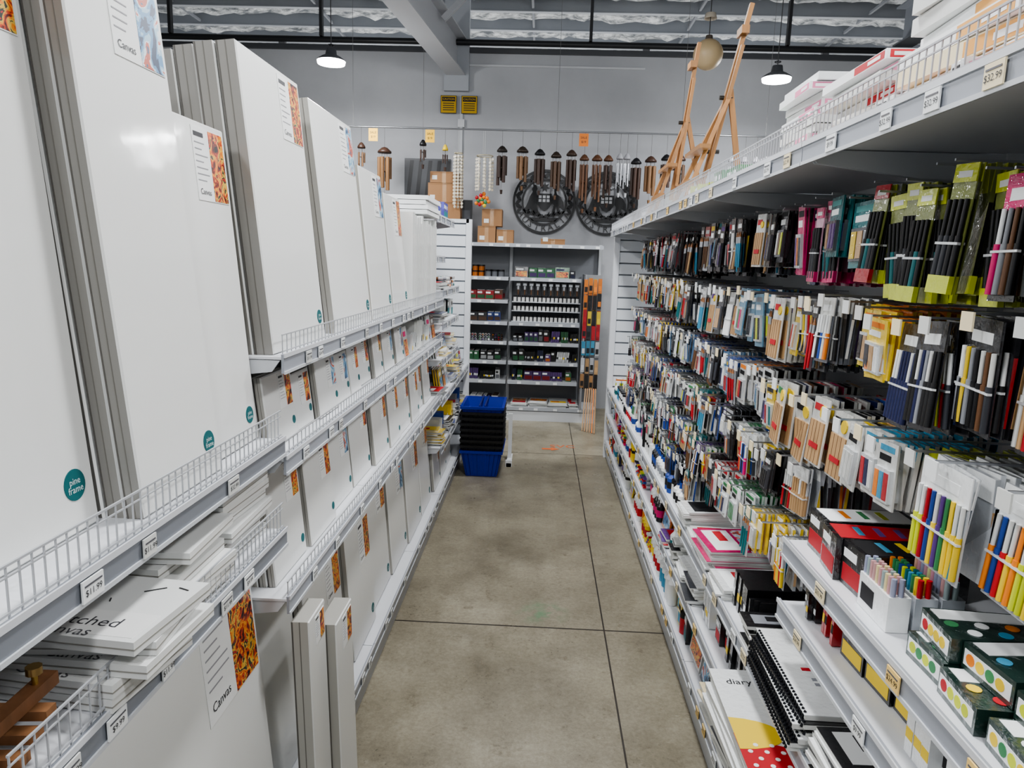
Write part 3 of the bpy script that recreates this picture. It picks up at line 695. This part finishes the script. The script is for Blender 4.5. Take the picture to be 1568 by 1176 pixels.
def fillL(name,z,H,y0,y1,kinds,cols=PAL,xf=XU):
    b=B(); fill(b,FL(-xf-0.012,y0,z+0.001),y1-y0,H,0.3,kinds,cols); return b.obj(name)
ACC=[OFFW,GREY,BROWN,TEAL,ORANGE,WHITE]
fillL('canvas_panel_packs',1.13,0.17,3.32,4.26,['faceout','books'],[WHITE,OFFW,BROWN])
for z,H,ks,y1 in ((0.45,0.2,['pads','books'],5.8),(0.75,0.17,['pads','faceout','books'],5.8),(1.0,0.15,['faceout','pads','pads'],5.05),(1.22,0.13,['pads','cartons','books'],5.05),(1.42,0.13,['cartons','tubes','pads'],5.05)):
    fillL('paper_pads_and_books',z,H,4.34,y1,ks,[WHITE,WHITE,OFFW,BLUE,WHITE,YEL,GREY,BLACK])
fillL('boxed_art_supplies',1.62,0.17,4.34,5.05,['cartons','faceout'],[MAG,BLACK,PURP,RED,WHITE],0.68)
fillL('boxed_art_supplies',1.86,0.12,4.34,5.05,['cartons'],[PURP,WHITE,WHITE,S(90,90,180)],0.62)

# ------------------------------------------------------------ stuff on top of right gondola
def top_stack(name,y0,y1,z1,cols,t,accent,xc=0.83,hw=0.14):
    b=B(); z=1.862
    while z<z1:
        a=R.uniform(-0.07,0.07); w=(y1-y0)/2
        b.M=Matrix.Translation((xc+R.uniform(-0.018,0.018),(y0+y1)/2+R.uniform(-.012,.012),z))@Matrix.Rotation(a,4,'Z')
        cc=jit(R.choice(cols),0.05)
        b.box(-hw,hw,-w,w,0.0005,t-0.0015,cc,'canvas')
        ac=R.choice(accent)
        if ac: 
            b.box(-hw-0.0005,-hw,-w*0.95,-w*0.1,t*0.12,t*0.85,jit(ac),'card'); b.box(-hw*0.95,hw*0.3,-w-0.0006,-w,t*0.12,t*0.85,jit(ac),'card'); b.box(-hw*0.9,-hw*0.5,-w-0.0011,-w-0.0006,t*0.3,t*0.65,WHITE,'card')
            b.box(-hw-0.001,-hw-0.0005,-w*0.85,-w*0.5,t*0.3,t*0.65,WHITE,'card')
        z+=t
    b.M=Matrix(); b.obj(name)
OB=S(226,166,84)
top_stack('boxed_canvas_stack',1.88,2.14,2.08,[WHITE,OFFW],0.020,[None,PINK,None],0.79,0.13)
top_stack('boxed_canvas_stack',1.46,1.78,2.02,[WHITE,OFFW],0.020,[PINK,RED,RED,None],0.79)
top_stack('boxed_canvas_stack',1.04,1.38,2.10,[WHITE,CREAM,OFFW],0.030,[OB,OB,YEL,None],0.77)
top_stack('boxed_canvas_stack',0.5,0.97,2.12,[OB,WHITE,OB,CREAM],0.034,[OB,RED,YEL],0.77)
ACC=[OB,RED,PINK,WHITE,YEL]
b=B(); fill(b,FR(0.555,2.1,1.862),1.5,0.05,0.07,['cartons'],[WHITE,OFFW,PINK,CREAM]); b.obj('small_boxes')
ACC=[GREEN,LIME,WHITE,OFFW]
b=B(); fill(b,FR(0.60,3.3,1.862),1.1,0.10,0.25,['cartons'],[WHITE,GREEN,GREEN,LIME]); b.obj('small_boxes')
ACC=[WHITE,CYAN,RED,OFFW]
b=B(); fill(b,FR(0.60,5.8,1.862),1.3,0.08,0.25,['cartons','jars'],[WHITE,WHITE,CYAN,RED,BLUE]); b.obj('small_boxes')

def easel(x,y,z,h,lean,name='wooden_easel'):
    b=B(); c_=S(158,114,70)
    top=Vector((x+lean,y,z+h))
    b.beam((x,y,z+h*0.12),top,0.026,0.02,c_,'wood',up=(1,0,0))
    b.beam((x+0.02,y-0.03,z+h*0.2),(x+lean*0.8,y-0.03,z+h*0.8),0.02,0.016,jit(c_),'wood',up=(1,0,0))
    for dy in (-0.16,0.16):
        b.beam((x-0.12,y+dy,z),(x+lean*0.55,y+dy*0.15,z+h*0.56),0.024,0.018,jit(c_),'wood',up=(1,0,0))
    b.beam((x+0.2,y,z),(x+lean*0.6,y,z+h*0.6),0.024,0.018,jit(c_),'wood',up=(0,1,0))
    b.beam((x-0.075,y-0.14,z+h*0.13),(x-0.075,y+0.14,z+h*0.13),0.03,0.03,jit(c_),'wood')
    b.beam((x-0.03,y-0.17,z+h*0.3),(x-0.03,y+0.17,z+h*0.3),0.05,0.018,jit(c_),'wood')
    b.beam(top-Vector((0.03,0.045,0.12)),top-Vector((0.03,-0.045,0.12)),0.035,0.035,jit(c_),'wood')
    for q in (0.3,0.56): b.cyl((x-0.04+lean*q,y,z+h*q),(x+0.02+lean*q,y,z+h*q),0.01,col=S(40,36,30),n=8)
    b.obj(name)
easel(0.74,3.55,1.862,0.93,0.17); easel(0.72,4.25,1.862,0.96,0.10)

b=B()
prof=[(0.115*math.sin(math.pi*i/12),-0.115*math.cos(math.pi*i/12)) for i in range(13)]
b.lathe((1.23,6.0,3.24),prof,20,S(190,168,132)); b.cyl((1.23,6,3.35),(1.23,6,4.29),0.004,n=5,col=S(60,60,60)); b.lathe((1.23,6,3.35),[(0.0,0.03),(0.025,0.03),(0.03,0.0)],12,S(90,80,70))
b.lathe((1.23,6,3.50),[(0,0.05),(0.04,0.04),(0.05,0)],12,S(190,180,165))
b.obj('pendant_globe_lamp')

# ------------------------------------------------------------ back unit
b=B(); YB=7.2
b.box(-1.6,0.62,7.62,7.65,0,1.78,S(120,123,128))
for x in (-1.6,-1.15,-0.32,0.60): b.box(x-0.015,x+0.015,7.58,7.62,0,1.8,S(190,193,196))
def bshelf(x0,x1,z,yf=YB):
    b.box(x0,x1,yf+0.006,7.62,z-0.006,z,S(200,202,205)); b.box(x0,x1,yf,yf+0.006,z-0.032,z+0.004,S(176,180,186))  # deck grey set darker, the unit's dim light put into its colour
    x=x0+0.1
    while x<x1-0.06: b.box(x,x+0.04,yf-0.002,yf,z-0.028,z-0.004,WHITE,'card'); x+=R.uniform(0.1,0.25)
LV1=[0.40,0.60,0.80,1.0,1.22,1.45]; LV2=[0.40,0.60,0.80,1.0,1.45]
for z in LV1: bshelf(-1.58,-0.33,z,7.27)
for z in LV2: bshelf(-0.31,0.40,z,7.27)
bshelf(-1.6,0.6,0.14,7.2); b.box(-1.6,0.6,7.21,7.6,0,0.10,S(215,218,222)); bshelf(-1.6,0.6,1.78,7.2)
b.obj('back_display_shelving')
def dk(c,k=0.45): return tuple(v*k for v in c)  # darkens back stock: shade from blocked lamps put into its colours
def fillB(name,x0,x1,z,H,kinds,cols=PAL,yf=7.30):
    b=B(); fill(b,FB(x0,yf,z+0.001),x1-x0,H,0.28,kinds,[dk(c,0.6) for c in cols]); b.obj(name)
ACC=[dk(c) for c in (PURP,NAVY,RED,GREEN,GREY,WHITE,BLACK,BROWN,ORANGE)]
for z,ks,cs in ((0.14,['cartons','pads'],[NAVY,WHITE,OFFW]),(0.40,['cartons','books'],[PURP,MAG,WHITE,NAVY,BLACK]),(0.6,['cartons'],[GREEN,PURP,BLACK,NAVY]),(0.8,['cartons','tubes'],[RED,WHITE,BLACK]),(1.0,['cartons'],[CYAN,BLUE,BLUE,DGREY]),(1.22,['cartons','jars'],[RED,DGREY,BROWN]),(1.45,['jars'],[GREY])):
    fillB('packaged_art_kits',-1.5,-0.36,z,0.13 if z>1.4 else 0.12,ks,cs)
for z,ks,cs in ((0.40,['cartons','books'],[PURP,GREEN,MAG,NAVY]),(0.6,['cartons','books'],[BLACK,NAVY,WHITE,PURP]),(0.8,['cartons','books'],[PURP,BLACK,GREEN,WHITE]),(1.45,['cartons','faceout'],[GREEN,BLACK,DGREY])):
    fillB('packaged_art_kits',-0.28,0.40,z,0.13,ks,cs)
b=B(); fill(b,FB(-0.28,7.25,0.141),0.7,0.13,0.28,['pads','pads'],[WHITE,OFFW]); b.obj('white_paper_pads')
b=B()
for i in range(10):
    x=-0.26+i*0.066
    b.M=FB(x+0.03,7.33,1.40); b.box(-0.024,0.024,-0.13,0,0,0.004,BLACK,'gloss'); b.box(-0.018,0.018,-0.03,-0.008,0.004,0.005,LGREY,'card')
    b.cyl((0,-0.12,0.006),(0,-0.07,0.006),0.006,n=6,col=BROWN); b.box(-0.009,0.009,-0.07,-0.035,0.005,0.007,SILV,'metal')
b.M=Matrix(); b.obj('hanging_palette_knives')
for zz in (1.21,1.12,1.012):
    b=B()
    for i in range(16):
        x=-0.28+i*0.042
        b.cyl((x+0.02,7.33,zz),(x+0.02,7.33,zz+0.045),0.016,n=10,col=S(205,205,203),mat='plastic'); b.cyl((x+0.02,7.33,zz+0.045),(x+0.02,7.33,zz+0.06),0.017,n=10,col=BLACK)
    b.box(-0.29,0.40,7.30,7.60,zz-0.008,zz,LGREY)
    b.obj('paint_jar_row')
b=B(); b.box(0.43,0.60,7.18,7.19,0.35,1.5,S(140,142,145)); b.box(0.43,0.445,7.10,7.6,0.16,1.5,S(150,152,156))
for z,cs in ((1.46,[ORANGE,ORANGE,YEL]),(1.32,[ORANGE,BLACK]),(1.16,[RED,YEL,BLACK]),(1.02,[RED,DGREY]),(0.85,[CYAN,SILV,BLACK]),(0.68,[SILV,WOOD]),(0.52,[KRAFT,BLACK])):
    for i in range(4):
        for k in range(3):
            b.M=FB(0.44+i*0.045,7.14-k*0.02-R.uniform(0,.01),z+R.uniform(-.02,0.01)); b.box(-0.018,0.018,-0.14,0,0,0.004,jit(dk(R.choice(cs),0.8)),'gloss'); b.box(-0.014,0.014,-0.12,-0.07,0.004,0.006,jit(R.choice(cs+[BLACK])),'gloss')
b.M=Matrix(); b.obj('hanging_tool_packs')
b=B()
for i in range(6): b.beam((0.45+i*0.022,6.85-0.02*i,0.0),(0.48+i*0.02,7.08,0.38),0.012,0.012,jit(R.choice([WOOD,KRAFT,ORANGE])),'wood')
b.obj('timber_dowels')
def carton(x0,x1,y0,y1,z0,z1):
    b=B(); b.box(x0,x1,y0,y1,z0,z1,jit(S(150,110,72),0.1),'card'); xm=(x0+x1)/2
    b.box(x0,x1,(y0+y1)/2-.02,(y0+y1)/2+.02,z1,z1+0.001,S(196,160,120),'gloss'); b.box(x0-0.0005,x1+.0005,y0-0.001,y0,z1-0.012,z1-0.008,S(120,86,52),'card')
    b.box(xm-0.02,xm+0.02,y0-0.001,y0,z0,z1,S(170,132,92),'gloss'); b.box(x0+.02,x0+.07,y0-0.0015,y0,z0+0.03,z0+0.07,OFFW,'card')
    b.obj('cardboard_carton')
carton(-0.66,-0.48,7.38,7.6,1.784,1.95); carton(-0.47,-0.30,7.38,7.6,1.784,1.92); carton(-0.62,-0.42,7.38,7.6,1.952,2.12)
carton(-1.22,-0.84,7.38,7.62,1.784,2.17); carton(-1.17,-0.84,7.39,7.62,2.173,2.36); carton(-1.15,-0.87,7.39,7.62,2.363,2.47)
carton(-0.02,0.22,7.3,7.5,1.784,1.84)
b=B(); b.box(-0.82,-0.72,7.38,7.40,1.784,2.2,BLACK); b.box(-0.80,-0.74,7.378,7.38,1.9,2.1,DGREY); b.obj('black_picture_frame')

# ------------------------------------------------------------ baskets
b=B()
def basket(cx,cy,z,col):
    def loop(w,d,zz): return [(cx-w,cy-d,zz),(cx+w,cy-d,zz),(cx+w,cy+d,zz),(cx-w,cy+d,zz)]
    o=loop(0.115,0.165,z)+loop(0.148,0.205,z+0.2)+loop(0.144,0.201,z+0.2)+loop(0.112,0.162,z+0.006)
    q=lambda a,c_:[(a+i,a+(i+1)%4,c_+(i+1)%4,c_+i) for i in range(4)]
    b.add(o,[(3,2,1,0)]+q(0,4)+q(4,8)+q(8,12)+[(12,13,14,15)],col,'plastic')
    r=loop(0.16,0.217,z+0.185)+loop(0.163,0.22,z+0.205)+loop(0.144,0.201,z+0.205)+loop(0.144,0.201,z+0.185)
    b.add(r,q(0,4)+q(4,8)+q(8,12)+q(12,0),col,'plastic')
    for i in range(9):
        f=-1+2*i/8
        for s_ in (-1,1):
            b.beam((cx+f*0.105,cy+s_*0.168,z+0.01),(cx+f*0.135,cy+s_*0.206,z+0.18),0.005,0.005,jit(col,0.3),'plastic')
            b.beam((cx+s_*0.117,cy+f*0.15,z+0.01),(cx+s_*0.149,cy+f*0.19,z+0.18),0.005,0.005,jit(col,0.3),'plastic')
BB=S(18,44,165)
for i in range(9): basket(-0.40,5.38,0.002+i*0.042,BB if i in(0,8) else S(24,25,30))
z=0.002+8*0.042+0.21
for s_ in(-1,1):
    b.cyl((-0.40+s_*0.02,5.18,z),(-0.40+s_*0.02,5.58,z+0.004),0.006,n=6,col=S(15,30,120),mat='plastic')
b.obj('shopping_basket_stack')
b=B(); 
b.beam((-0.205,5.66,0),(-0.205,5.66,0.4),0.03,0.03,WHITE); b.beam((-0.205,5.5,0.015),(-0.205,5.8,0.015),0.04,0.03,WHITE); b.beam((-0.3,5.66,0.38),(-0.2,5.66,0.38),0.02,0.02,WHITE); b.box(-0.23,-0.18,5.5,5.53,0,0.05,WHITE)
b.obj('white_basket_stand')

# ------------------------------------------------------------ wind chimes
b=B(); b.cyl((-1.97,7.3,2.865),(2.15,7.3,2.865),0.008,n=8,col=S(150,152,155),mat='metal')
for x in (-1.9,-1.21,0.1,1.3,2.1):
    b.cyl((x,7.3,2.865),(x,7.3,4.29),0.002,n=5,col=S(120,120,120)); 
b.obj('hanging_display_rod')
def chime(x,z,L,r,n,rad,col,top,mat='wood'):
    b=B(); b.cyl((x,7.3,2.857),(x,7.3,z+0.06),0.0012,n=4,col=S(60,50,40)); b.lathe((x,7.3,z),[(0,0.06),(r*0.5,0.05),(r*1.15,0.015),(r*1.15,0),(0,0)],12,top)
    for i in range(n):
        A=2*math.pi*i/n+0.3; px,py=x+math.cos(A)*r*0.85,7.3+math.sin(A)*r*0.85; l=L*(0.6+0.4*((i*37)%n)/n)
        b.cyl((px,py,z),(px,py,z-0.04),0.001,n=4,col=S(60,50,40)); b.cyl((px,py,z-0.04),(px,py,z-0.04-l),rad,n=8,col=jit(col,0.25),mat=mat)
    b.cyl((x,7.3,z),(x,7.3,z-L*0.6),0.001,n=4,col=S(60,50,40)); b.cyl((x,7.3,z-L*0.5),(x,7.3,z-L*0.52),r*0.6,n=10,col=jit(col,0.3),mat='wood')
    b.cyl((x,7.3,z-L*0.6),(x,7.3,z-L-0.06),0.001,n=4,col=S(60,50,40)); b.cyl((x,7.3,z-L-0.06),(x,7.3,z-L-0.10),0.014,0.01,n=8,col=jit(col,0.3),mat='wood')
    b.obj('wind_chime')
DB=S(64,44,34); LB=S(124,92,62)
for x,z,l,r,n,rad,c_,t in [(-1.82,2.66,0.16,0.035,5,0.009,LB,DB),(-1.59,2.62,0.34,0.06,6,0.02,S(130,96,62),DB),(-1.21,2.7,0.12,0.03,5,0.007,DB,BLACK),(-0.99,2.66,0.10,0.025,4,0.006,DB,YEL),
    (-0.43,2.66,0.30,0.045,5,0.016,DB,S(40,34,30)),(-0.23,2.66,0.26,0.05,6,0.016,LB,S(50,40,32)),(-0.06,2.64,0.28,0.045,6,0.017,DB,BLACK),(0.10,2.62,0.30,0.045,6,0.015,S(90,66,48),S(50,40,32)),
    (0.25,2.64,0.32,0.045,6,0.015,DB,S(60,45,35)),(0.375,2.60,0.40,0.04,6,0.010,S(110,76,52),S(90,60,40)),(0.50,2.60,0.38,0.045,6,0.010,S(110,76,52),S(90,60,40)),(0.61,2.60,0.34,0.04,5,0.011,DB,S(90,60,40)),
    (0.88,2.58,0.32,0.045,6,0.017,DB,BLACK),(1.02,2.60,0.30,0.05,6,0.018,LB,DB),(1.17,2.62,0.26,0.045,5,0.015,DB,BLACK),(1.31,2.62,0.24,0.04,5,0.013,S(96,70,50),DB)]:
    chime(x,z,l,r,n,rad,c_,t)
for x in (0.72,0.79,1.80,1.92,2.03): chime(x,2.62,0.26 if x<1 else 0.16,0.03,5,0.007,S(190,192,196),S(160,160,165),'metal')
def shells(x,z,L,w,name='shell_wind_chime'):
    b=B(); b.cyl((x,7.32,2.857),(x,7.32,z),0.0015,n=4,col=OFFW); b.ring((x,7.32,z),w,0.006,12,S(200,190,165),'wood')
    for i in range(8):
        A=2*math.pi*i/8; px,py=x+math.cos(A)*w,7.32+math.sin(A)*w*0.6; zz=z
        l=L*R.uniform(0.75,1); b.cyl((px,py,z),(px,py,z-l),0.0008,n=4,col=OFFW)
        while zz>z-l:
            zz-=0.032; b.cyl((px-0.001,py-0.002,zz),(px+0.001,py+0.002,zz),0.0145,n=8,col=jit(S(206,198,180),0.15),mat='gloss')
    b.obj(name)
shells(-0.86,2.64,0.5,0.04); shells(-0.60,2.62,0.34,0.08)
b=B(); 
for i in range(14): 
    A=i*2.4; b.lathe((-0.62+0.07*math.cos(A)*math.sqrt(i/14),7.33,2.20+0.07*math.sin(A)*math.sqrt(i/14)),[(0,-0.022),(0.018,-0.008),(0.018,0.01),(0,0.022)],7,R.choice([RED,GREEN,GREEN,YEL,ORANGE]))
b.cyl((-0.62,7.34,2.26),(-0.62,7.34,2.86),0.001,n=4,col=OFFW); b.obj('hanging_parrot_ornament')
b=B()
for x in (-1.70,-1.14,0.36):
    b.box(x-0.045,x+0.045,7.285,7.287,2.73,2.85,S(240,190,60) if x<0 else ORANGE,'card'); b.M=FB(x,7.284,2.79); b.text('SALE',0.03,0,0.02,0,BLACK); b.text('$19',0.03,0,-0.02,0,BLACK); b.M=Matrix()
b.obj('price_cards')
for x in (-1.05,-0.83):
    b=B(); b.M=FB(x,7.95,3.225); b.box(-0.085,0.085,-0.09,0.09,-0.004,0,S(30,30,30)); b.box(-0.08,0.08,-0.085,0.085,0,0.001,S(200,160,30),'card'); b.box(-0.07,0.07,0.03,0.075,0.001,0.002,BLACK,'card'); b.text('CAUTION',0.028,0,0.052,0.003,S(225,180,30))
    for i in range(4): b.box(-0.06,0.06,-0.06+i*0.022,-0.052+i*0.022,0.001,0.002,BLACK,'card')
    for q in (-0.06,0.06): b.cyl((q,0.08,-0.04),(q,0.08,-0.004),0.004,n=6,col=GREY)
    b.M=Matrix(); b.obj('caution_sign')
b=B(); b.M=FB(-1.52,7.98,2.25); b.box(0,0.5,0,0.42,-0.01,0,S(70,72,76))
for i in range(5): b.poly([(0.02+i*0.1,0.02),(0.06+i*0.1,0.02),(0.10+i*0.1,0.4),(0.06+i*0.1,0.4)],0,0.002,S(30,31,34))
b.M=Matrix(); b.obj('striped_wall_panel')
def arms(x,z,r):
    b=B(); base=FB(x,7.97,z)@Matrix.Diagonal((r/0.33,r/0.33,1,1)); b.M=base; K=S(24,25,28)
    def ann(r0,r1,n=48,a0=0,a1=2*math.pi):
        vs=[];fs=[]
        for i in range(n+1):
            A=a0+(a1-a0)*i/n
            for rr in (r0,r1):
                for zz in (0,0.006): vs.append((rr*math.cos(A),rr*math.sin(A),zz))
        for i in range(n):
            o=i*4; fs+=[(o+1,o+3,o+7,o+5),(o+2,o+6,o+7,o+3),(o,o+1,o+5,o+4)]
        b.add(vs,fs,K)
    ann(0.305,0.33); ann(0.218,0.238)
    for i in range(26):
        A=math.radians(-18+216*i/25); b.M=base@Matrix.Translation((0.272*math.cos(A),0.272*math.sin(A),0))@Matrix.Rotation(A+0.6*(1 if i%2 else -1),4,'Z')
        b.poly([(-0.04,0),(-0.014,0.017),(0.014,0.017),(0.04,0),(0.014,-0.017),(-0.014,-0.017)],0,0.006,K)
    b.M=base
    for i,ch in enumerate('AUSTRALIA'):
        A=math.radians(-90+(i-4)*15.5); b.text(ch,0.095,0.270*math.cos(A),0.270*math.sin(A),0.004,K,'paint',rot=A+math.pi/2)
    b.poly([(-0.075,0.085),(0.075,0.085),(0.075,-0.02),(0.04,-0.07),(0,-0.09),(-0.04,-0.07),(-0.075,-0.02)],0,0.006,K)
    for i in range(2):
        for j in range(3): b.box(-0.06+j*0.042,-0.030+j*0.042,0.0+i*0.038,0.028+i*0.038,0.006,0.008,S(190,192,196))
    b.poly([(0.055*(1 if i%2==0 else 0.5)*math.cos(math.pi/2+i*math.pi/7),0.15+0.055*(1 if i%2==0 else 0.5)*math.sin(math.pi/2+i*math.pi/7)) for i in range(14)],0,0.006,K)
    kang=[(-0.09,0.17),(-0.075,0.135),(-0.085,0.105),(-0.075,0.06),(-0.08,0.02),(-0.085,0.0),(-0.075,-0.05),(-0.055,-0.11),(-0.13,-0.11),(-0.135,-0.06),(-0.17,-0.10),(-0.22,-0.085),(-0.19,-0.05),(-0.17,0.0),(-0.155,0.05),(-0.125,0.1),(-0.135,0.13),(-0.12,0.15),(-0.125,0.19),(-0.105,0.17)]
    emu=[(0.09,0.18),(0.07,0.165),(0.098,0.155),(0.10,0.09),(0.085,0.04),(0.082,-0.01),(0.10,-0.03),(0.08,-0.11),(0.105,-0.11),(0.125,-0.045),(0.14,-0.11),(0.16,-0.11),(0.155,-0.04),(0.21,-0.08),(0.20,-0.0),(0.17,0.055),(0.13,0.08),(0.12,0.115),(0.122,0.165),(0.108,0.185)]
    b.poly(kang[::-1],0,0.006,K); b.poly(emu,0,0.006,K)
    for s_ in(-1,1):
        for i in range(7):
            b.M=base@Matrix.Translation((s_*(0.02+i*0.028),-0.14+0.006*i,0))@Matrix.Rotation(s_*(0.5+(i%2)*0.9),4,'Z'); b.poly([(-0.04,0),(0,0.015),(0.04,0),(0,-0.015)],0,0.006,K)
    b.M=base; b.poly([(-0.15,-0.16),(0.15,-0.16),(0.12,-0.195),(-0.12,-0.195)],0,0.006,K)
    for sx_ in (-1,1): b.cyl((sx_*0.218,0.218,-0.028),(sx_*0.218,0.218,0.0),0.006,n=6,col=K)
    b.M=Matrix(); b.obj('coat_of_arms_wall_sign')
arms(0.0,2.25,0.34); arms(0.67,2.25,0.335)
b=B(); b.M=Matrix.Translation((0.16,6.12,0.0015)); b.text('SVC',0.13,0.08,0.09,0,S(215,110,60),'card'); b.poly([(-0.10,-0.03),(-0.02,-0.03),(-0.02,-0.06),(0.05,-0.01),(-0.02,0.04),(-0.02,0.01),(-0.10,0.01)],-0.0005,0.0005,S(215,110,60),'card'); b.M=Matrix(); b.obj('orange_floor_marking')
b=B()
b.box(1.5,2.3,5.0,5.5,3.55,3.6,S(205,207,210))
for i in range(5): b.box(1.55+i*0.15,1.65+i*0.15,5.04,5.46,3.54,3.55,S(60,62,66))
for x in(1.55,2.25): b.cyl((x,5.25,3.6),(x,5.25,4.29),0.006,n=5,col=GREY)
b.obj('ceiling_air_diffuser')

# ------------------------------------------------------------ world & camera
w=bpy.data.worlds.new('World'); sc.world=w; w.use_nodes=True
w.node_tree.nodes['Background'].inputs[0].default_value=(0.88,0.94,1,1); w.node_tree.nodes['Background'].inputs[1].default_value=0.38
cam=bpy.data.cameras.new('camera'); cam.sensor_width=36; cam.lens=36*1100/1568; cam.clip_start=0.02
co=bpy.data.objects.new('camera',cam); sc.collection.objects.link(co); sc.camera=co
co.matrix_world=Matrix.Translation((0,0,1.6))@Matrix.Rotation(math.radians(2.06),4,'Z')@Matrix.Rotation(math.radians(90-9.62),4,'X')@Matrix.Rotation(math.radians(1.8),4,'Z')
try:
    sc.view_settings.view_transform='AgX'; sc.view_settings.look='AgX - Medium High Contrast'
except Exception as e: print(e)
